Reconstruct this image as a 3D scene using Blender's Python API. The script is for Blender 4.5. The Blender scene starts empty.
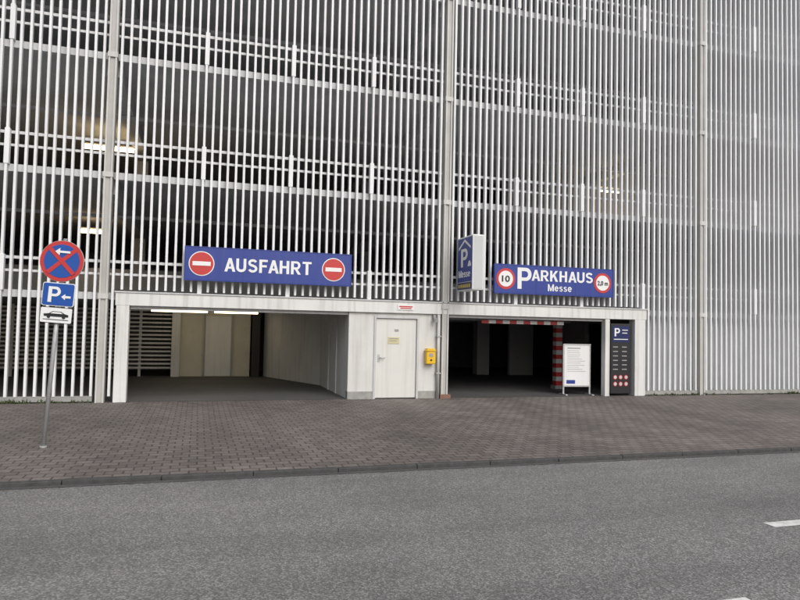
import bpy, bmesh, math, random
from mathutils import Vector, Matrix, Euler
random.seed(4)
sc=bpy.context.scene
COL=sc.collection

# ------------------------------------------------------------ materials
def mat(name,c,rough=0.6,metal=0.0,var=0.0,vscale=2.0,bump=0.0,bscale=60.0,emit=None,es=0.0,streak=0.0,dirt=(0.25,0.23,0.20)):
    m=bpy.data.materials.new(name); m.use_nodes=True
    nt=m.node_tree; b=nt.nodes['Principled BSDF']
    b.inputs['Base Color'].default_value=(*c,1); b.inputs['Roughness'].default_value=rough
    b.inputs['Metallic'].default_value=metal
    tc=nt.nodes.new('ShaderNodeTexCoord')
    src=None
    if var>0:
        n=nt.nodes.new('ShaderNodeTexNoise'); n.inputs['Scale'].default_value=vscale; n.inputs['Detail'].default_value=8
        n.inputs['Roughness'].default_value=0.65
        nt.links.new(tc.outputs['Object'],n.inputs['Vector'])
        r=nt.nodes.new('ShaderNodeMapRange'); r.inputs['From Min'].default_value=0.3; r.inputs['From Max'].default_value=0.7
        r.inputs['To Min'].default_value=1-var; r.inputs['To Max'].default_value=1+var
        nt.links.new(n.outputs['Fac'],r.inputs['Value'])
        mx=nt.nodes.new('ShaderNodeVectorMath'); mx.operation='SCALE'
        mx.inputs[0].default_value=c
        nt.links.new(r.outputs['Result'],mx.inputs['Scale'])
        src=mx.outputs['Vector']
        nt.links.new(src,b.inputs['Base Color'])
    if streak>0:
        mp=nt.nodes.new('ShaderNodeMapping'); mp.inputs['Scale'].default_value=(9,9,0.5)
        nt.links.new(tc.outputs['Object'],mp.inputs['Vector'])
        n=nt.nodes.new('ShaderNodeTexNoise'); n.inputs['Scale'].default_value=1.0; n.inputs['Detail'].default_value=6
        nt.links.new(mp.outputs['Vector'],n.inputs['Vector'])
        r=nt.nodes.new('ShaderNodeMapRange'); r.inputs['From Min'].default_value=0.48; r.inputs['From Max'].default_value=0.75
        r.inputs['To Max'].default_value=streak
        nt.links.new(n.outputs['Fac'],r.inputs['Value'])
        mi=nt.nodes.new('ShaderNodeMixRGB'); mi.inputs['Color1'].default_value=(*c,1); mi.inputs['Color2'].default_value=(*dirt,1)
        if src: nt.links.new(src,mi.inputs['Color1'])
        nt.links.new(r.outputs['Result'],mi.inputs['Fac'])
        nt.links.new(mi.outputs['Color'],b.inputs['Base Color'])
    if bump>0:
        n=nt.nodes.new('ShaderNodeTexNoise'); n.inputs['Scale'].default_value=bscale; n.inputs['Detail'].default_value=4
        nt.links.new(tc.outputs['Object'],n.inputs['Vector'])
        bp=nt.nodes.new('ShaderNodeBump'); bp.inputs['Strength'].default_value=bump; bp.inputs['Distance'].default_value=0.01
        nt.links.new(n.outputs['Fac'],bp.inputs['Height']); nt.links.new(bp.outputs['Normal'],b.inputs['Normal'])
    if emit:
        b.inputs['Emission Color'].default_value=(*emit,1); b.inputs['Emission Strength'].default_value=es
    return m

M={}
M['slat']=mat('white_slat_paint',(0.72,0.735,0.755),0.5,var=0.06,vscale=1.2,streak=0.22)
M['white']=mat('white_paint',(0.64,0.645,0.64),0.5,var=0.07,vscale=1.5,streak=0.42)
M['wall']=mat('white_plaster',(0.60,0.60,0.59),0.8,var=0.08,vscale=1.3,bump=0.15,streak=0.32)
M['column']=mat('column_paint',(0.52,0.52,0.51),0.55,var=0.08,vscale=2,streak=0.4)
M['colin']=mat('column_web',(0.42,0.415,0.40),0.6,var=0.1,streak=0.4)
M['rail']=mat('rail_paint',(0.62,0.63,0.645),0.45,var=0.06)
M['slabedge']=mat('slab_edge_steel',(0.50,0.51,0.525),0.6,var=0.1,streak=0.3)
M['conc']=mat('interior_concrete',(0.48,0.49,0.505),0.9,var=0.15,vscale=0.8,bump=0.2)
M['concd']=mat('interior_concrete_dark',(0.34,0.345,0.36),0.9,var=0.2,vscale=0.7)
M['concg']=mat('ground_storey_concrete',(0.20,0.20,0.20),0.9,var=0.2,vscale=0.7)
M['pale']=mat('pale_grey_paint',(0.50,0.51,0.525),0.8,var=0.06,vscale=0.5)  # shared pale grey, also on the added wall that brightens the right-hand slats
M['warmwall']=mat('warm_plaster',(0.53,0.51,0.43),0.8,var=0.08)
M['door']=mat('door_paint',(0.63,0.63,0.61),0.4,var=0.03,streak=0.2)
M['base']=mat('plinth_grey',(0.30,0.30,0.29),0.85,var=0.2,vscale=5,bump=0.2)
M['black']=mat('black_frame',(0.015,0.015,0.018),0.4)
M['navy']=mat('navy_panel',(0.012,0.02,0.09),0.3)
M['dark']=mat('dark_gap',(0.03,0.03,0.03),0.8)
M['blue']=mat('sign_blue',(0.020,0.043,0.25),0.4,var=0.08,vscale=3,streak=0.06)
M['tblue']=mat('traffic_blue',(0.012,0.075,0.34),0.35,var=0.04)
M['red']=mat('sign_red',(0.48,0.035,0.035),0.4,var=0.06)
M['swhite']=mat('sign_white',(0.74,0.75,0.76),0.4,var=0.03,streak=0.06)
M['yellow']=mat('yellow_plastic',(0.72,0.44,0.02),0.4,var=0.05)
M['gold']=mat('yellow_print',(0.55,0.42,0.10),0.5)
M['cream']=mat('cream_plaque',(0.55,0.50,0.30),0.5)
M['steel']=mat('galvanised_steel',(0.46,0.47,0.48),0.45,metal=0.4,var=0.12,vscale=20)
M['grey']=mat('grey_plastic',(0.3,0.3,0.3),0.5,var=0.05)
M['brick']=mat('brown_brick',(0.20,0.11,0.08),0.8,var=0.2,vscale=10)
M['leaf']=mat('weed_leaf',(0.06,0.085,0.03),0.7,var=0.3,vscale=8)
M['lamp']=mat('warm_tube',(0.9,0.8,0.5),0.5,emit=(1.0,0.72,0.38),es=14.0)
M['lamp2']=mat('warm_tube_soft',(0.9,0.85,0.7),0.5,emit=(1.0,0.84,0.58),es=5.0)
M['paint']=mat('road_paint',(0.62,0.62,0.61),0.7,var=0.25,vscale=14,bump=0.3,streak=0.3,dirt=(0.15,0.15,0.15))
M['kerb']=mat('kerb_granite',(0.052,0.052,0.052),0.8,var=0.35,vscale=9,bump=0.4)

def asphalt(name,base,spk):
    m=bpy.data.materials.new(name); m.use_nodes=True; nt=m.node_tree; b=nt.nodes['Principled BSDF']
    b.inputs['Roughness'].default_value=0.72
    N=nt.nodes.new; L=nt.links.new
    tc=N('ShaderNodeTexCoord')
    def noise(s,d=4,r=0.6,vec=None):
        n=N('ShaderNodeTexNoise'); n.inputs['Scale'].default_value=s; n.inputs['Detail'].default_value=d; n.inputs['Roughness'].default_value=r
        L(vec if vec else tc.outputs['Object'],n.inputs['Vector']); return n.outputs['Fac']
    v=N('ShaderNodeTexVoronoi'); v.inputs['Scale'].default_value=80; L(tc.outputs['Object'],v.inputs['Vector'])
    sep=N('ShaderNodeSeparateColor'); L(v.outputs['Color'],sep.inputs['Color'])
    pw=N('ShaderNodeMath'); pw.operation='POWER'; pw.inputs[1].default_value=2.0; L(sep.outputs[0],pw.inputs[0])
    r1=N('ShaderNodeMapRange'); r1.inputs['From Min'].default_value=0; r1.inputs['From Max'].default_value=1
    r1.inputs['To Min'].default_value=1-spk*0.7; r1.inputs['To Max'].default_value=1+spk*1.4; L(pw.outputs[0],r1.inputs['Value'])
    def rr(src,lo,hi):
        r=N('ShaderNodeMapRange'); r.inputs['From Min'].default_value=0.3; r.inputs['From Max'].default_value=0.7
        r.inputs['To Min'].default_value=lo; r.inputs['To Max'].default_value=hi; L(src,r.inputs['Value']); return r.outputs[0]
    mp=N('ShaderNodeMapping'); mp.inputs['Scale'].default_value=(0.10,1.3,1); L(tc.outputs['Object'],mp.inputs['Vector'])
    def mul(a,c):
        q=N('ShaderNodeMath'); q.operation='MULTIPLY'; L(a,q.inputs[0]); L(c,q.inputs[1]); return q.outputs[0]
    t=mul(mul(mul(r1.outputs[0],rr(noise(0.5,6),0.84,1.16)),rr(noise(1.0,3,vec=mp.outputs['Vector']),0.85,1.15)),rr(noise(45,5,0.8),0.80,1.2))
    s=N('ShaderNodeVectorMath'); s.operation='SCALE'; s.inputs[0].default_value=base; L(t,s.inputs['Scale'])
    L(s.outputs['Vector'],b.inputs['Base Color'])
    bp=N('ShaderNodeBump'); bp.inputs['Strength'].default_value=0.6; bp.inputs['Distance'].default_value=0.005
    L(v.outputs['Distance'],bp.inputs['Height']); L(bp.outputs['Normal'],b.inputs['Normal'])
    return m
M['asphalt']=asphalt('asphalt',(0.168,0.164,0.160),0.5)
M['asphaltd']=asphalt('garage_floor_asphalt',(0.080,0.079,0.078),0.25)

def pavers(name):
    m=bpy.data.materials.new(name); m.use_nodes=True; nt=m.node_tree; b=nt.nodes['Principled BSDF']
    b.inputs['Roughness'].default_value=0.78
    N=nt.nodes.new; L=nt.links.new
    tc=N('ShaderNodeTexCoord')
    dn=N('ShaderNodeTexNoise'); dn.inputs['Scale'].default_value=1.3; L(tc.outputs['Object'],dn.inputs['Vector'])
    ds=N('ShaderNodeVectorMath'); ds.operation='SCALE'; ds.inputs['Scale'].default_value=0.04; L(dn.outputs['Color'],ds.inputs[0])
    ad=N('ShaderNodeVectorMath'); ad.operation='ADD'; L(tc.outputs['Object'],ad.inputs[0]); L(ds.outputs['Vector'],ad.inputs[1])
    br=N('ShaderNodeTexBrick'); br.inputs['Scale'].default_value=1.0
    br.inputs['Brick Width'].default_value=0.20; br.inputs['Row Height'].default_value=0.165
    br.inputs['Mortar Size'].default_value=0.014; br.inputs['Mortar Smooth'].default_value=0.6
    br.inputs['Color1'].default_value=(0.116,0.099,0.090,1); br.inputs['Color2'].default_value=(0.168,0.146,0.133,1)
    br.inputs['Mortar'].default_value=(0.055,0.048,0.043,1)
    L(ad.outputs['Vector'],br.inputs['Vector'])
    def rng(scale,lo,hi,detail=6,vec=None):
        n=N('ShaderNodeTexNoise'); n.inputs['Scale'].default_value=scale; n.inputs['Detail'].default_value=detail; n.inputs['Roughness'].default_value=0.65
        L(vec or tc.outputs['Object'],n.inputs['Vector'])
        r=N('ShaderNodeMapRange'); r.inputs['From Min'].default_value=0.32; r.inputs['From Max'].default_value=0.68
        r.inputs['To Min'].default_value=lo; r.inputs['To Max'].default_value=hi; L(n.outputs['Fac'],r.inputs['Value']); return r.outputs[0]
    def mul(a,c):
        q=N('ShaderNodeMath'); q.operation='MULTIPLY'; L(a,q.inputs[0]); L(c,q.inputs[1]); return q.outputs[0]
    mp=N('ShaderNodeMapping'); mp.inputs['Scale'].default_value=(0.9,0.12,1); L(tc.outputs['Object'],mp.inputs['Vector'])
    t=mul(mul(rng(0.4,0.72,1.26),rng(22,0.78,1.22)),rng(1.0,0.82,1.12,3,mp.outputs['Vector']))
    s=N('ShaderNodeVectorMath'); s.operation='SCALE'; L(br.outputs['Color'],s.inputs[0]); L(t,s.inputs['Scale'])
    v=N('ShaderNodeTexVoronoi'); v.inputs['Scale'].default_value=1.6; L(tc.outputs['Object'],v.inputs['Vector'])
    rs=N('ShaderNodeMapRange'); rs.inputs['From Min'].default_value=0.05; rs.inputs['From Max'].default_value=0.09
    rs.inputs['To Min'].default_value=0.55; rs.inputs['To Max'].default_value=1.0; L(v.outputs['Distance'],rs.inputs['Value'])
    s2=N('ShaderNodeVectorMath'); s2.operation='SCALE'; L(s.outputs['Vector'],s2.inputs[0]); L(rs.outputs[0],s2.inputs['Scale'])
    L(s2.outputs['Vector'],b.inputs['Base Color'])
    bp=N('ShaderNodeBump'); bp.inputs['Strength'].default_value=0.5; bp.inputs['Distance'].default_value=0.008; bp.invert=True
    L(br.outputs['Fac'],bp.inputs['Height']); L(bp.outputs['Normal'],b.inputs['Normal'])
    return m
M['pavers']=pavers('brick_pavers')

# ------------------------------------------------------------ helpers
def empty(name,loc=(0,0,0),rot=(0,0,0)):
    e=bpy.data.objects.new(name,None); e.empty_display_size=0.3; e.location=loc; e.rotation_euler=rot
    COL.objects.link(e); return e
def link(name,me,m,parent=None,bevel=0):
    o=bpy.data.objects.new(name,me)
    if m: me.materials.append(m if not isinstance(m,str) else M[m])
    COL.objects.link(o)
    if parent: o.parent=parent
    if bevel:
        b=o.modifiers.new('bevel','BEVEL'); b.width=bevel; b.segments=2; b.limit_method='ANGLE'
    return o
def boxes(name,lst,m,parent=None,bevel=0):
    V=[];F=[]
    for (x0,x1,y0,y1,z0,z1) in lst:
        i=len(V)
        V+=[(x0,y0,z0),(x1,y0,z0),(x1,y1,z0),(x0,y1,z0),(x0,y0,z1),(x1,y0,z1),(x1,y1,z1),(x0,y1,z1)]
        F+=[(i,i+3,i+2,i+1),(i+4,i+5,i+6,i+7),(i,i+1,i+5,i+4),(i+1,i+2,i+6,i+5),(i+2,i+3,i+7,i+6),(i+3,i,i+4,i+7)]
    me=bpy.data.meshes.new(name); me.from_pydata(V,[],F); me.update()
    return link(name,me,m,parent,bevel)
def prism(name,pts,y0,y1,m,parent=None,bevel=0):
    n=len(pts)
    V=[(p[0],y0,p[1]) for p in pts]+[(p[0],y1,p[1]) for p in pts]
    F=[tuple(range(n)),tuple(range(2*n-1,n-1,-1))]
    for i in range(n): j=(i+1)%n; F.append((i,i+n,j+n,j))
    me=bpy.data.meshes.new(name); me.from_pydata(V,[],F); me.update()
    bm=bmesh.new(); bm.from_mesh(me); bmesh.ops.recalc_face_normals(bm,faces=bm.faces); bm.to_mesh(me); bm.free()
    return link(name,me,m,parent,bevel)
def disc(name,cx,cz,r,y0,y1,m,parent=None,n=48):
    return prism(name,[(cx+r*math.cos(2*math.pi*i/n),cz+r*math.sin(2*math.pi*i/n)) for i in range(n)],y0,y1,m,parent)
def rrect(x0,x1,z0,z1,r,n=6):
    P=[]
    for cx,cz,a in((x1-r,z1-r,0),(x0+r,z1-r,90),(x0+r,z0+r,180),(x1-r,z0+r,270)):
        for i in range(n+1):
            t=math.radians(a+90*i/n); P.append((cx+r*math.cos(t),cz+r*math.sin(t)))
    return P
def cyl(name,p0,p1,r,m,parent=None,n=20,r1=None):
    p0=Vector(p0);p1=Vector(p1); d=p1-p0
    bm=bmesh.new(); bmesh.ops.create_cone(bm,cap_ends=True,segments=n,radius1=r,radius2=r if r1 is None else r1,depth=d.length)
    q=d.to_track_quat('Z','Y').to_matrix().to_4x4(); q.translation=(p0+p1)/2
    bmesh.ops.transform(bm,matrix=q,verts=bm.verts)
    for f in bm.faces: f.smooth=len(f.verts)==4
    me=bpy.data.meshes.new(name); bm.to_mesh(me); bm.free()
    return link(name,me,m,parent)

# ---- heavy grotesque capitals built as stroke polygons (unit: cap height 1)
T_=0.19
def arc(cx,cz,rx,rz,a0,a1,n=10):
    return [(cx+rx*math.cos(math.radians(a0+(a1-a0)*i/n)),cz+rz*math.sin(math.radians(a0+(a1-a0)*i/n))) for i in range(n+1)]
def stroke(pts,t=T_):
    Q=[];n=len(pts);L=[]
    for i,p in enumerate(pts):
        a=pts[i-1] if i>0 else p; b=pts[i+1] if i<n-1 else p
        d=Vector((b[0]-a[0],b[1]-a[1])); d.normalize(); nn=Vector((-d.y,d.x))*t/2
        L.append(((p[0]+nn.x,p[1]+nn.y),(p[0]-nn.x,p[1]-nn.y)))
    for i in range(n-1): Q.append([L[i][0],L[i+1][0],L[i+1][1],L[i][1]])
    return Q
def R_(x0,x1,z0,z1): return [(x0,z0),(x1,z0),(x1,z1),(x0,z1)]
def glyph(ch):
    t=T_; h=t/2
    if ch=='A': return 0.76,[[(0,0),(0.20,0),(0.47,1),(0.28,1)],[(0.56,0),(0.76,0),(0.48,1),(0.29,1)],R_(0.17,0.59,0.22,0.37)]
    if ch=='U': return 0.70,[R_(0,t,0.32,1),R_(0.70-t,0.70,0.32,1)]+stroke(arc(0.35,0.32,0.35-h,0.32-h+0.0,180,360,14))
    if ch=='S':
        c=arc(0.33,0.725,0.235,0.185,20,180,9)+arc(0.33,0.70,0.235,0.17,195,262,4)+arc(0.33,0.29,0.245,0.21,82,-10,6)+arc(0.33,0.29,0.245,0.20,-20,-162,9)
        return 0.66,stroke(c,0.175)
    if ch=='F': return 0.60,[R_(0,0.2,0,1),R_(0.2,0.60,0.84,1),R_(0.2,0.54,0.43,0.59)]
    if ch=='H': return 0.70,[R_(0,0.2,0,1),R_(0.50,0.70,0,1),R_(0.2,0.50,0.43,0.60)]
    if ch=='T': return 0.66,[R_(0.23,0.43,0,0.84),R_(0,0.66,0.84,1)]
    if ch=='K': return 0.74,[R_(0,0.2,0,1),[(0.2,0.30),(0.2,0.55),(0.49,1),(0.72,1)],[(0.30,0.50),(0.42,0.68),(0.74,0),(0.50,0)]]
    if ch=='M': return 0.84,[R_(0,0.18,0,1),R_(0.66,0.84,0,1),[(0.18,1),(0.18,0.72),(0.34,0),(0.42,0.0),(0.42,0.30)],[(0.66,1),(0.42,0.30),(0.42,0.0),(0.50,0),(0.66,0.72)]]
    if ch=='e': return 0.56,[R_(0.10,0.50,0.31,0.43)]+stroke(arc(0.28,0.365,0.20,0.29,0,325,18),0.155)
    if ch=='s':
        c=arc(0.26,0.53,0.165,0.13,25,180,8)+arc(0.26,0.51,0.165,0.11,195,262,4)+arc(0.26,0.22,0.175,0.15,82,-10,6)+arc(0.26,0.22,0.175,0.145,-20,-160,8)
        return 0.52,stroke(c,0.135)
    if ch in 'PR':
        g=[R_(0,0.2,0,1),R_(0.2,0.40,0.84,1),R_(0.2,0.40,0.38,0.54)]+stroke(arc(0.40,0.69,0.20,0.23,90,-90,12),0.17)
        if ch=='R': g+=[[(0.28,0.39),(0.46,0.42),(0.74,0),(0.51,0)]]
        return (0.72 if ch=='R' else 0.66),g
    return 0.3,[]
def caps(name,body,loc,h,w,m,parent,rot=(0,0,0),gap=0.09,align='CENTER'):
    x=0;polys=[]
    for ch in body:
        wd,g=glyph(ch)
        for p in g: polys.append([(a+x,b) for a,b in p])
        x+=wd+gap*(0.4 if ch in 'AF' else 1)
    tot=x-gap; s=w/tot; V=[];F=[];k=0
    for p in polys:
        n=len(p); i=len(V); yo=-0.004-0.0004*(k%7); k+=1
        ar=sum(p[j][0]*p[(j+1)%n][1]-p[(j+1)%n][0]*p[j][1] for j in range(n))
        if ar<0: p=p[::-1]
        o=tot/2 if align=='CENTER' else 0
        V+=[((a-o)*s,yo,b*h) for a,b in p]+[((a-o)*s,0.002,b*h) for a,b in p]
        F.append(tuple(i+j for j in range(n)))
        for j in range(n): q=(j+1)%n; F.append((i+j,i+n+j,i+n+q,i+q))
    me=bpy.data.meshes.new(name); me.from_pydata(V,[],F); me.update()
    o=link(name,me,m,parent); o.location=loc; o.rotation_euler=rot; return o
def text(name,body,loc,h,w,m,parent,rot=(math.pi/2,0,0),bold=0.02,align='CENTER'):
    cu=bpy.data.curves.new(name,'FONT'); cu.body=body; cu.size=1.0; cu.extrude=0.004; cu.offset=bold
    cu.resolution_u=3
    tmp=bpy.data.objects.new(name+'_t',cu); COL.objects.link(tmp); bpy.context.view_layer.update()
    dg=bpy.context.evaluated_depsgraph_get()
    me=bpy.data.meshes.new_from_object(tmp.evaluated_get(dg)); bpy.data.objects.remove(tmp)
    xs=[v.co.x for v in me.vertices]
    mnx,mxx=min(xs),max(xs); sy=h/0.73
    sx=sy if w is None else w/(mxx-mnx)
    off=(mnx+mxx)/2 if align=='CENTER' else mnx
    for v in me.vertices:
        v.co.x=(v.co.x-off)*sx; v.co.y*=sy
    me.materials.clear()
    o=link(name,me,m,parent); o.location=loc; o.rotation_euler=rot
    return o
def sheet(name,x0,x1,y0,y1,z,m,parent=None):
    me=bpy.data.meshes.new(name); me.from_pydata([(x0,y0,z),(x1,y0,z),(x1,y1,z),(x0,y1,z)],[],[(0,1,2,3)]); me.update()
    return link(name,me,m,parent)

# ------------------------------------------------------------ ground
RZ=-0.045
sheet('ground',-600,600,-600,600,RZ-0.02,'asphaltd')
sheet('road',-150,150,-17.0,-7.34,RZ,'asphalt')
boxes('pavement',[(-90,90,-7.24,-0.02,RZ-0.01,0.0)],'pavers')
boxes('pavement',[(-90,90,-26,-17.15,RZ-0.01,0.05)],'pavers')
kb=[];x=-40
while x<60:
    dz=random.uniform(-0.003,0.003); dy=random.uniform(-0.003,0.003)
    kb.append((x+0.003,x+0.997,-7.33+dy,-7.243,RZ-0.012,0.004+dz)); x+=1.0
boxes('kerb',kb,'kerb',bevel=0.01)
kb=[(a[0],a[1],-17.147,-17.003,RZ-0.012,0.06) for a in kb]
boxes('kerb',kb,'kerb',bevel=0.012)
sheet('gutter',-60,60,-7.44,-7.345,RZ+0.004,'asphaltd')
sheet('road_marking',0.42,1.98,-10.36,-10.22,RZ+0.004,'paint')
sheet('road_marking',-1.38,-1.13,-11.72,-11.55,RZ+0.004,'paint')
V=[];Fc=[]
for _ in range(420):
    x=random.uniform(-14,16)
    if random.random()<0.25: y=random.choice([random.gauss(-0.25,0.12),random.uniform(-7,-0.3)])
    else: y=random.gauss(-7.42,0.04)
    y=min(y,-0.06)
    z=(RZ+0.006) if y<-7.36 else 0.006
    s=random.uniform(0.006,0.020); a=random.uniform(0,6.28); i=len(V)
    for k in range(4):
        t=a+k*math.pi/2; V.append((x+s*math.cos(t)*(1 if k%2 else 0.6),y+s*math.sin(t)*(1 if k%2 else 0.6),z+random.uniform(0,0.008)))
    Fc.append((i,i+1,i+2,i+3))
me=bpy.data.meshes.new('fallen_leaves'); me.from_pydata(V,[],Fc); link('fallen_leaves',me,mat('dry_leaf',(0.13,0.085,0.045),0.8,var=0.4,vscale=6))

# ------------------------------------------------------------ parking garage
G=empty('parking_garage')
LV=[2.33,4.93,7.53,10.13,12.73,15.33]
TOP=16.2
NB=44
PITCH=7.75/NB
C0=1.15
X0,X1=C0-7.75*3,C0+7.75*4
OL,OR=-6.10,6.90
colx=[C0+7.75*i for i in range(-3,5)]
slats=[];w=0.0245
n=int(round((X1-X0)/PITCH))
for i in range(n+1):
    x=X0+i*PITCH
    if any(abs(x-c)<0.05 for c in colx): continue
    jx=random.uniform(-0.004,0.004); jy=random.uniform(-0.003,0.003)
    z0=0.13 if (x<OL-0.25 or x>OR) else 2.40
    slats.append((x-w+jx,x+w+jx,-0.05+jy,0.05+jy,z0,TOP))
boxes('facade_slats',slats,'slat',G)
rails=[];posts=[];edges=[]
for z in LV:
    for i in range(len(colx)-1):
        a,b=colx[i]+0.09,colx[i+1]-0.09
        rails+= [(a,b,0.07,0.11,z+0.64,z+0.70),(a,b,0.07,0.11,z+0.375,z+0.425)]
        edges+= [(a,b,0.06,0.20,z-0.15,z)]
        for k in range(1,4):
            x=colx[i]+7.75*k/4
            posts.append((x-0.048,x+0.048,-0.060,0.065,z-0.02,z+0.72))
boxes('guard_rails',rails,'rail',G)
boxes('rail_posts',posts,'slat',G,bevel=0.006)
boxes('slab_edge_channels',edges,'slabedge',G)
boxes('base_rail',[(X0,-6.75,-0.03,0.10,0.02,0.13),(OR+0.12,X1,-0.03,0.10,0.02,0.13)],'base',G)
boxes('top_coping',[(X0,X1,-0.1,0.2,TOP,TOP+0.12)],'slat',G)
cf=[];cw=[]
for c in colx:
    cf+=[(c-0.085,c-0.05,-0.11,0.14,0,TOP+0.02),(c+0.05,c+0.085,-0.11,0.14,0,TOP+0.02)]
    cw+=[(c-0.05,c+0.05,-0.08,0.10,0,TOP)]
    for z in LV: cf.append((c-0.10,c+0.10,-0.118,0.05,z-0.14,z-0.03))
boxes('steel_columns',cf,'column',G)
boxes('column_webs',cw,'colin',G)

for i,z in enumerate(LV):
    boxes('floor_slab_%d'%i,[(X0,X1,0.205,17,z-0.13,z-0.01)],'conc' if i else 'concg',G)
bm_=[]
for z in LV[1:]:
    for c in colx:
        bm_.append((c-0.15,c+0.15,0.25,16.9,z-0.45,z-0.135))
boxes('ceiling_beams',bm_,'conc',G)
ic=[]
for c in colx:
    ic.append((c-0.17,c+0.17,8.03,8.37,2.33,15.0))
boxes('interior_columns',ic,'conc',G)
boxes('inner_parapets',[(X0+0.3,X1-0.3,6.5,6.62,z+0.1,z+1.0) for z in LV[:-1]],'conc',G)
boxes('cable_ducts',[(X0+0.3,X1-0.3,3.0,3.12,z-0.55,z-0.47) for z in LV[1:]],'slabedge',G)
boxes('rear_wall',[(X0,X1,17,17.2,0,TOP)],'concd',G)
boxes('end_walls',[(X0-0.2,X0,-0.05,17.2,0,TOP),(X1,X1+0.2,-0.05,17.2,0,TOP)],'conc',G)
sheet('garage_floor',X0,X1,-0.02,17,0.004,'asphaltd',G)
boxes('lintel',[(-6.36,OR+0.14,-0.09,0.20,2.06,2.33)],'white',G,bevel=0.006)
boxes('lintel_flashing',[(-6.38,OR+0.16,-0.11,0.05,2.333,2.365)],'slabedge',G)
boxes('lintel_soffit_beam',[(-6.07,-1.27,0.02,0.18,1.99,2.057),(1.3,5.73,0.02,0.18,1.99,2.057)],'slabedge',G)
boxes('left_jamb',[(-6.34,-6.08,-0.10,0.16,0.0,2.057)],'white',G,bevel=0.008)
boxes('right_jamb',[(OR-0.24,OR+0.10,-0.10,0.16,0.0,2.057)],'white',G,bevel=0.008)
boxes('mid_jamb',[(5.74,5.88,-0.08,0.10,0.0,2.057)],'white',G,bevel=0.006)
boxes('door_wall',[(-1.26,-0.64,-0.02,0.18,0.18,2.057),(0.49,1.03,-0.02,0.18,0.18,2.057),(-0.64,0.49,-0.02,0.18,1.98,2.057)],'wall',G)
boxes('door_wall_plinth',[(-1.26,-0.64,-0.035,0.18,0,0.18),(0.49,1.03,-0.035,0.18,0,0.18)],'base',G)
boxes('door_frame',[(-0.64,-0.59,-0.045,0.1,0,1.98),(0.44,0.49,-0.045,0.1,0,1.98),(-0.59,0.44,-0.045,0.1,1.93,1.98)],'slabedge',G)
boxes('door_leaf',[(-0.583,0.433,0.0,0.05,0.02,1.922)],'door',G,bevel=0.004)
boxes('door_plaque',[(-0.28,0.0,-0.012,-0.002,1.32,1.48)],'cream',G)
boxes('door_plaque_text',[(-0.25,-0.03,-0.016,-0.013,1.43,1.45),(-0.25,-0.06,-0.016,-0.013,1.38,1.395)],'grey',G)
boxes('door_small_plate',[(-0.12,-0.02,-0.012,-0.002,1.62,1.67)],'grey',G)
cyl('door_handle',(-0.50,-0.06,0.98),(-0.36,-0.06,0.98),0.012,'steel',G)
boxes('door_lock_plate',[(-0.53,-0.48,-0.012,-0.001,0.88,1.06)],'steel',G)
def wall2(name,pts,z0,z1,t,m):
    V=[];F=[]
    for (a,b) in zip(pts[:-1],pts[1:]):
        a=Vector((*a,0));b=Vector((*b,0)); d=(b-a).normalized(); nn=Vector((-d.y,d.x,0))*t
        i=len(V)
        for p in(a,b,b+nn,a+nn): V.append((p.x,p.y,z0))
        for p in(a,b,b+nn,a+nn): V.append((p.x,p.y,z1))
        F+=[(i,i+3,i+2,i+1),(i+4,i+5,i+6,i+7),(i,i+1,i+5,i+4),(i+1,i+2,i+6,i+5),(i+2,i+3,i+7,i+6),(i+3,i,i+4,i+7)]
    me=bpy.data.meshes.new(name); me.from_pydata(V,[],F); me.update()
    bm=bmesh.new(); bm.from_mesh(me); bmesh.ops.recalc_face_normals(bm,faces=bm.faces); bm.to_mesh(me); bm.free()
    return link(name,me,m,G)
wall2('exit_side_wall',[(-1.255,0.185),(-1.255,3.6)],0.0,2.19,-0.12,'wall')
wall2('exit_slanted_wall',[(-1.26,3.61),(-2.55,7.0)],0.0,2.19,-0.12,'wall')
boxes('exit_side_door_frame',[(-1.285,-1.256,1.3,1.36,0.005,1.95),(-1.285,-1.256,2.3,2.36,0.005,1.95),(-1.285,-1.256,1.36,2.3,1.89,1.95)],'slabedge',G)
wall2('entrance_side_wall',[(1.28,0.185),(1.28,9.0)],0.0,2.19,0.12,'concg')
boxes('exit_back_wall',[(-5.2,-3.0,7.0,7.15,0,2.19)],'warmwall',G)
boxes('exit_back_door',[(-4.42,-3.62,6.95,6.998,0.02,1.95)],'door',G)
boxes('exit_back_door_frame',[(-4.48,-4.425,6.93,6.998,0.02,2.0),(-3.615,-3.56,6.93,6.998,0.02,2.0)],'grey',G)
boxes('exit_back_pillar',[(-5.45,-5.2,6.8,7.15,0,2.19)],'wall',G)
boxes('exit_dark_pillar',[(-2.95,-2.72,6.6,6.9,0,2.19)],'dark',G)
lv=[]
z=0.25
while z<2.15:
    lv.append((X0+0.5,-5.46,7.0,7.06,z,z+0.055)); z+=0.13
boxes('louvre_screen',lv,'white',G)
boxes('louvre_posts',[(x-0.04,x+0.04,7.065,7.12,0,2.19) for x in(-14,-12,-10,-8,-6.4)],'white',G)
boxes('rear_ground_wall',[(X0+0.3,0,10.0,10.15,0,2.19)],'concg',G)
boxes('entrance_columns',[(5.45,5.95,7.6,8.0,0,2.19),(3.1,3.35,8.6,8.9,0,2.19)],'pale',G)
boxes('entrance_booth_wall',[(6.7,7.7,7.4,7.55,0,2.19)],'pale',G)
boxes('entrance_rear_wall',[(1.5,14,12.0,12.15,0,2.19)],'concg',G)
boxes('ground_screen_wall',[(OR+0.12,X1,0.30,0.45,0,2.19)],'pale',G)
boxes('entrance_right_wall',[(OR-0.05,OR+0.1,2.6,4.2,0,2.19)],'concg',G)
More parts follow.
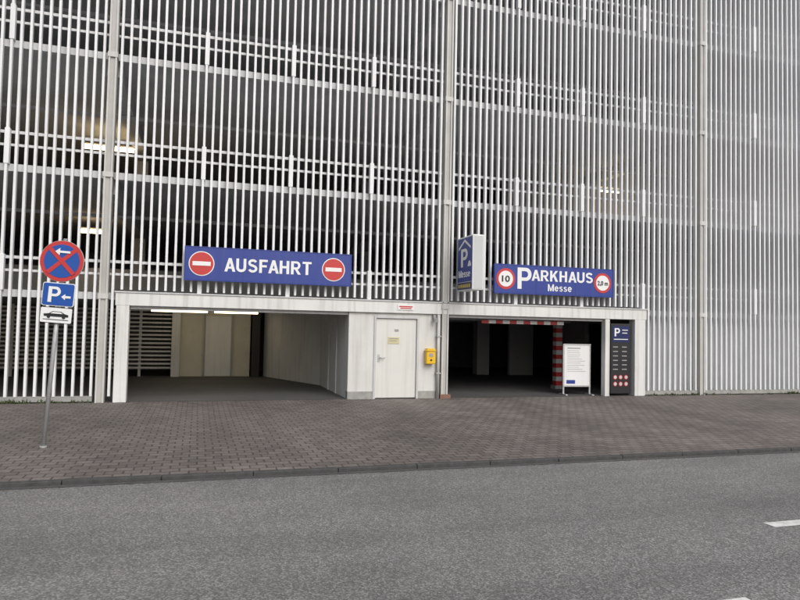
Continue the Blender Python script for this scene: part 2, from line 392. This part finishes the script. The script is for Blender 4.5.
wall2('added_haze_wall',[(6.5,7.6),(10.5,4.2),(13.5,1.6),(16.0,0.6),(X1-0.1,0.6)],2.33,TOP-0.02,0.15,'pale')  # made-up slanted wall; coming nearer, it whitens the right-hand slats like lens haze
boxes('entrance_beams',[(1.5,12,3.4,3.6,1.98,2.19),(1.5,12,8.95,9.15,1.98,2.19)],'conc',G)

def lamp(x0,x1,y,z,m='lamp'):
    e=empty('ceiling_lamp',(0,0,0))
    boxes('housing',[(x0-0.05,x1+0.05,y-0.05,y+0.05,z+0.075,z+0.13)],'slabedge',e)
    boxes('tube',[(x0,x1,y-0.08,y+0.08,z-0.02,z+0.072)],m,e)
lamp(-8.1,-6.7,6.0,6.88-0.0)
lamp(8.3,9.1,4.0,6.55)
lamp(-8.1,-7.5,6.0,4.35)
lamp(-6.0,-4.4,5.6,2.06,'lamp2'); lamp(-4.2,-2.9,5.6,2.06,'lamp2')
lamp(-12,-10.6,5.0,2.06,'lamp2')

DP=empty('downpipe')
cyl('pipe',(0.98,-0.09,0.0),(0.98,-0.09,2.05),0.04,'column',DP)
boxes('clamp',[(0.925,1.035,-0.14,-0.02,0.6,0.63),(0.925,1.035,-0.14,-0.02,1.5,1.53)],'colin',DP)
boxes('brick_foot',[(1.03,1.30,-0.15,0.16,0,0.10)],'brick',G)
WL=empty('wall_camera')
cyl('body',(0.86,-0.10,1.93),(0.86,-0.24,1.90),0.05,'grey',WL); boxes('bracket',[(0.83,0.89,-0.12,-0.02,1.95,2.04)],'grey',WL)

# ------------------------------------------------------------ big signs
def framed_sign(name,x0,x1,z0,z1):
    e=empty(name,((x0+x1)/2,-0.20,(z0+z1)/2)); w=(x1-x0)/2; h=(z1-z0)/2
    boxes('panel',[(-w,w,-0.03,0.03,-h,h)],'blue',e,bevel=0.006)
    boxes('frame',[(-w-0.015,w+0.015,-0.037,0.037,h,h+0.015),(-w-0.015,w+0.015,-0.037,0.037,-h-0.015,-h),(-w-0.015,-w,-0.037,0.037,-h,h),(w,w+0.015,-0.037,0.037,-h,h)],'blue',e)
    boxes('panel_joints',[(k*w-0.003,k*w+0.003,-0.0315,-0.0295,-h,h) for k in(-0.33,0.34)],'navy',e)
    boxes('brackets',[(k*w-0.03,k*w+0.03,0.04,0.14,-h*0.8,h*0.8) for k in(-0.8,0,0.8)],'steel',e)
    return e
E=framed_sign('exit_sign',-4.98,-1.29,2.66,3.38)
caps('lettering','AUSFAHRT',(-0.05,-0.033,-0.15),0.30,1.93,'swhite',E,gap=0.13)
for cx in(-1.50,1.43):
    disc('no_entry_rim',cx,0,0.27,-0.036,-0.031,'swhite',E)
    disc('no_entry_disc',cx,0,0.25,-0.041,-0.037,'red',E)
    boxes('no_entry_bar',[(cx-0.19,cx+0.19,-0.046,-0.042,-0.045,0.045)],'swhite',E)
P=framed_sign('parking_garage_name_sign',2.41,5.86,2.64,3.36)
caps('big_letter','P',(-1.10,-0.033,-0.24),0.54,0.38,'swhite',P,align='LEFT')
caps('lettering','ARKHAUS',(-0.70,-0.033,-0.02),0.28,1.80,'swhite',P,align='LEFT',gap=0.12)
caps('lettering_small','Messe',(0.12,-0.033,-0.27),0.18,0.70,'swhite',P)
for cx,t in((-1.43,'10'),(1.40,'2,0 m')):
    disc('limit_rim',cx,0,0.265,-0.036,-0.031,'red',P)
    disc('limit_face',cx,0,0.20,-0.041,-0.037,'swhite',P)
    text('limit_text',t,(cx,-0.046,-0.075 if len(t)<3 else -0.06),0.16 if len(t)<3 else 0.12,0.22 if len(t)<3 else 0.32,'black',P,bold=0.02)
B=empty('projecting_parking_sign',(1.42,-0.62,3.28))
boxes('box',[(0,0.29,-0.47,0.45,-0.65,0.66)],'swhite',B,bevel=0.02)
boxes('front_frame',[(0.03,0.26,-0.476,-0.4705,-0.62,0.63)],'pale',B)
boxes('blue_panel',[(-0.006,-0.001,-0.44,0.42,-0.44,0.62)],'blue',B)
boxes('blue_panel_far',[(0.291,0.296,-0.44,0.42,-0.62,0.62)],'blue',B)
boxes('bottom_strip',[(-0.006,-0.001,-0.44,0.42,-0.62,-0.455)],'navy',B)
boxes('bottom_strip_marks',[(-0.010,-0.007,-0.36+0.125*i,-0.27+0.125*i,-0.58,-0.50) for i in range(6)],'gold',B)
boxes('arms',[(0.1,0.18,0.45,0.62,0.35,0.42),(0.1,0.18,0.45,0.62,-0.42,-0.35)],'steel',B)
RZ9=(0,0,-math.pi/2)
caps('letter_p','P',(-0.008,0.02,-0.08),0.44,0.38,'swhite',B,rot=RZ9)
caps('messe_text','Messe',(-0.008,0,-0.33),0.17,0.70,'swhite',B,rot=RZ9,gap=0.07)
def yzpoly(name,pts,x0,x1,m,parent):
    n=len(pts); V=[(x0,p[0],p[1]) for p in pts]+[(x1,p[0],p[1]) for p in pts]
    F=[tuple(range(n)),tuple(range(2*n-1,n-1,-1))]+[(i,i+n,(i+1)%n+n,(i+1)%n) for i in range(n)]
    me=bpy.data.meshes.new(name); me.from_pydata(V,[],F)
    bm=bmesh.new(); bm.from_mesh(me); bmesh.ops.recalc_face_normals(bm,faces=bm.faces); bm.to_mesh(me); bm.free()
    return link(name,me,m,parent)
yzpoly('roof_symbol',[(0.36,0.40),(0.0,0.59),(-0.36,0.40),(-0.36,0.34),(0.0,0.53),(0.36,0.34)],-0.011,-0.007,'swhite',B)
yzpoly('car_symbol',[(-0.40,-0.08),(-0.40,-0.02),(-0.37,-0.01),(-0.34,0.05),(-0.27,0.05),(-0.23,-0.01),(-0.20,-0.08)],-0.011,-0.007,'swhite',B)
S=empty('small_notice_plate',(0.12,-0.10,2.20))
boxes('plate',[(-0.2,0.2,-0.008,0.008,-0.06,0.06)],'swhite',S); boxes('print',[(-0.17,0.17,-0.012,-0.009,0.005,0.035),(-0.14,0.14,-0.012,-0.009,-0.035,-0.01)],'red',S)
Y=empty('emergency_call_box',(0.76,-0.04,1.02))
boxes('casing',[(-0.12,0.12,-0.16,0.02,-0.18,0.13)],'yellow',Y,bevel=0.025)
prism('hood',[(-0.13,0.13),(0.13,0.13),(0.09,0.20),(-0.09,0.20)],-0.18,0.02,'yellow',Y,bevel=0.008)
boxes('panel',[(-0.05,0.05,-0.166,-0.161,0.0,0.08)],'grey',Y); disc('button',0,-0.08,0.025,-0.170,-0.161,'black',Y,n=20)
H=empty('height_limit_bar',(-0.25,0,0))
x=2.55;k=0
rb=[];wb=[]
while x<4.85:
    (rb if k%2==0 else wb).append((x,x+0.2,0.29,0.33,1.87,1.96)); x+=0.2; k+=1
boxes('red_bands',rb,'red',H); boxes('white_bands',wb,'swhite',H)
cyl('chain_1',(2.7,0.31,1.96),(2.7,0.31,2.2),0.01,'steel',H); cyl('chain_2',(4.7,0.31,1.96),(4.7,0.31,2.2),0.01,'steel',H)
T=empty('striped_column',(5.60,2.1,0))
rb=[];wb=[]
for k in range(16):
    (rb if k%2==0 else wb).append((-0.10,0.10,-0.10,0.10,0.10+k*0.13,0.10+(k+1)*0.13))
boxes('red_bands',rb,'red',T); boxes('white_bands',wb,'pale',T); boxes('foot',[(-0.14,0.14,-0.14,0.14,0,0.10)],'base',T)
I=empty('information_board',(5.14,0.35,0),(0,0,math.radians(-6)))
boxes('posts',[(-0.40,-0.36,-0.02,0.02,0,1.36),(0.36,0.40,-0.02,0.02,0,1.36)],'steel',I)
boxes('panel',[(-0.36,0.36,-0.025,0.01,0.26,1.33)],'swhite',I)
boxes('frame',[(-0.40,0.40,-0.032,0.015,1.33,1.37),(-0.40,0.40,-0.032,0.015,0.22,0.26)],'steel',I)
boxes('feet',[(-0.41,-0.35,-0.22,0.22,0,0.03),(0.35,0.41,-0.22,0.22,0,0.03)],'steel',I)
tl=[(-0.28,0.28-random.uniform(0,0.25),-0.029,-0.026,1.18-i*0.055,1.190-i*0.055) for i in range(11)]
boxes('print_lines',tl,'grey',I); boxes('print_blue',[(-0.30,-0.05,-0.029,-0.026,0.30,0.40)],'blue',I); boxes('print_heading',[(-0.28,0.1,-0.029,-0.026,1.24,1.27)],'grey',I)
F=empty('tariff_panel',(6.26,0.02,0))
boxes('cabinet',[(-0.31,0.31,-0.05,0.12,0.06,1.94)],'black',F,bevel=0.01)
boxes('blue_header',[(-0.27,0.27,-0.055,-0.051,1.44,1.88)],'navy',F)
caps('header_p','P',(-0.12,-0.057,1.60),0.22,0.16,'swhite',F)
boxes('header_lines',[(-0.22,0.22,-0.059,-0.056,1.51,1.53),(0.04,0.22,-0.059,-0.056,1.76,1.78),(0.04,0.2,-0.059,-0.056,1.68,1.70)],'swhite',F)
boxes('tariff_rows',[(-0.24+0.28*(c),-0.24+0.28*c+0.15,-0.055,-0.051,1.30-0.12*r,1.325-0.12*r) for r in range(6) for c in range(2)],'grey',F)
for r in range(2):
    for c in range(3):
        disc('symbol_rim',-0.17+0.17*c,0.50-0.18*r,0.062,-0.055,-0.051,'red',F,n=24)
        disc('symbol_face',-0.17+0.17*c,0.50-0.18*r,0.044,-0.059,-0.056,'slabedge',F,n=24)

# ------------------------------------------------------------ traffic sign post
Q=empty('no_stopping_sign',(-6.59,-5.30,0.0),(0,math.radians(3.5),math.radians(-8)))
cyl('post',(0,0,-0.05),(0,0,2.80),0.028,'steel',Q); cyl('post_cap',(0,0,2.80),(0,0,2.82),0.03,'grey',Q)
cyl('post_collar',(0,0,0),(0,0,0.03),0.045,'base',Q)
zc=2.51
disc('round_plate',0,zc,0.280,-0.05,-0.035,'steel',Q,n=64)
disc('red_ring',0,zc,0.275,-0.055,-0.051,'red',Q,n=64)
disc('blue_field',0,zc,0.225,-0.060,-0.056,'tblue',Q,n=64)
for nm,s,yy in(('cross_1',1,0.064),('cross_2',-1,0.0675)):
    c=math.cos(math.pi/4); L=0.235; t=0.026
    pts=[]
    for (a,b) in((-L,-t),(L,-t),(L,t),(-L,t)):
        pts.append((c*a-s*c*b, zc+s*c*a+c*b))
    prism(nm,pts,-yy,-yy+0.003,'red',Q)
prism('arrow',[(-0.09,zc+0.125),(-0.03,zc+0.175),(-0.03,zc+0.14),(0.10,zc+0.14),(0.10,zc+0.11),(-0.03,zc+0.11),(-0.03,zc+0.075)],-0.074,-0.070,'swhite',Q)
prism('parking_plate',rrect(-0.205,0.205,1.90,2.215,0.03),-0.05,-0.036,'swhite',Q)
prism('parking_blue',rrect(-0.195,0.195,1.91,2.205,0.025),-0.055,-0.051,'tblue',Q)
caps('parking_p','P',(-0.05,-0.057,1.95),0.21,0.15,'swhite',Q)
prism('parking_arrow',[(0.04,2.03),(0.09,2.07),(0.09,2.045),(0.16,2.045),(0.16,2.015),(0.09,2.015),(0.09,1.99)],-0.060,-0.056,'swhite',Q)
prism('sub_plate',rrect(-0.205,0.205,1.67,1.885,0.02),-0.05,-0.036,'black',Q)
prism('sub_face',rrect(-0.197,0.197,1.678,1.877,0.018),-0.055,-0.051,'swhite',Q)
prism('car_body',[(-0.15,1.76),(-0.155,1.79),(-0.09,1.80),(-0.045,1.83),(0.06,1.83),(0.11,1.80),(0.155,1.79),(0.155,1.76)],-0.060,-0.056,'black',Q)
prism('car_window',[(-0.07,1.80),(-0.038,1.821),(0.055,1.821),(0.085,1.80)],-0.063,-0.061,'swhite',Q)
disc('car_wheel_1',-0.09,1.757,0.022,-0.064,-0.056,'black',Q,n=20); disc('car_wheel_2',0.10,1.757,0.022,-0.064,-0.056,'black',Q,n=20)
boxes('kerb_line',[(-0.16,0.16,-0.060,-0.056,1.715,1.723)],'black',Q)
boxes('clips',[(-0.05,0.05,-0.034,0.035,z,z+0.03) for z in(2.38,2.66,1.97,2.12,1.76)],'steel',Q)

V=[];Fc=[]
def leafs(cx,cy,nn,h):
    for _ in range(nn):
        x=cx+random.gauss(0,0.05); y=cy+random.gauss(0,0.02); a=random.uniform(0,6.28); l=random.uniform(0.3,1)*h
        i=len(V); dx,dy=math.cos(a)*0.02,math.sin(a)*0.02
        V.extend([(x-dx,y-dy,0),(x+dx,y+dy,0),(x+random.gauss(0,0.03),y+random.gauss(0,0.03)-0.02,l)]); Fc.append((i,i+1,i+2))
for _ in range(130):
    x=random.choice([random.uniform(-12,-6.7),random.uniform(7.1,20)])
    leafs(x,-0.07,random.randint(3,14),random.uniform(0.03,0.13))
me=bpy.data.meshes.new('weeds'); me.from_pydata(V,[],Fc); link('weeds',me,'leaf')

# ------------------------------------------------------------ light
w=bpy.data.worlds.new('World'); sc.world=w; w.use_nodes=True; nt=w.node_tree
bg=nt.nodes['Background']; sky=nt.nodes.new('ShaderNodeTexSky'); sky.sky_type='NISHITA'; sky.sun_disc=False
EL=math.radians(42); AZ=math.radians(165)
sky.sun_elevation=EL; sky.sun_rotation=AZ; sky.air_density=1.5; sky.dust_density=5; sky.ozone_density=1.5
hs=nt.nodes.new('ShaderNodeHueSaturation'); hs.inputs['Saturation'].default_value=0.45
nt.links.new(sky.outputs[0],hs.inputs['Color']); nt.links.new(hs.outputs[0],bg.inputs['Color']); bg.inputs['Strength'].default_value=0.15
sd=bpy.data.lights.new('sun','SUN'); sd.energy=1.0; sd.angle=math.radians(45); sd.color=(1,0.99,0.985)
so=bpy.data.objects.new('sun',sd); COL.objects.link(so)
dv=Vector((math.sin(AZ)*math.cos(EL),math.cos(AZ)*math.cos(EL),math.sin(EL)))
so.rotation_euler=dv.to_track_quat('Z','Y').to_euler()
sc.view_settings.view_transform='Standard'; sc.view_settings.look='None'; sc.view_settings.exposure=0

# ------------------------------------------------------------ camera
cd=bpy.data.cameras.new('camera'); cd.sensor_width=36; cd.lens=29.25; cd.clip_end=2000; cd.clip_start=0.05
co=bpy.data.objects.new('camera',cd); COL.objects.link(co); sc.camera=co
yaw=math.radians(17.2); pit=math.radians(2.47); roll=math.radians(1.2)
fw=Vector((math.sin(yaw)*math.cos(pit),math.cos(yaw)*math.cos(pit),math.sin(pit)))
q=fw.to_track_quat('-Z','Y').to_matrix().to_4x4()
co.matrix_world=Matrix.Translation((-4.666,-15.07,1.7))@q@Matrix.Rotation(roll,4,'Z')
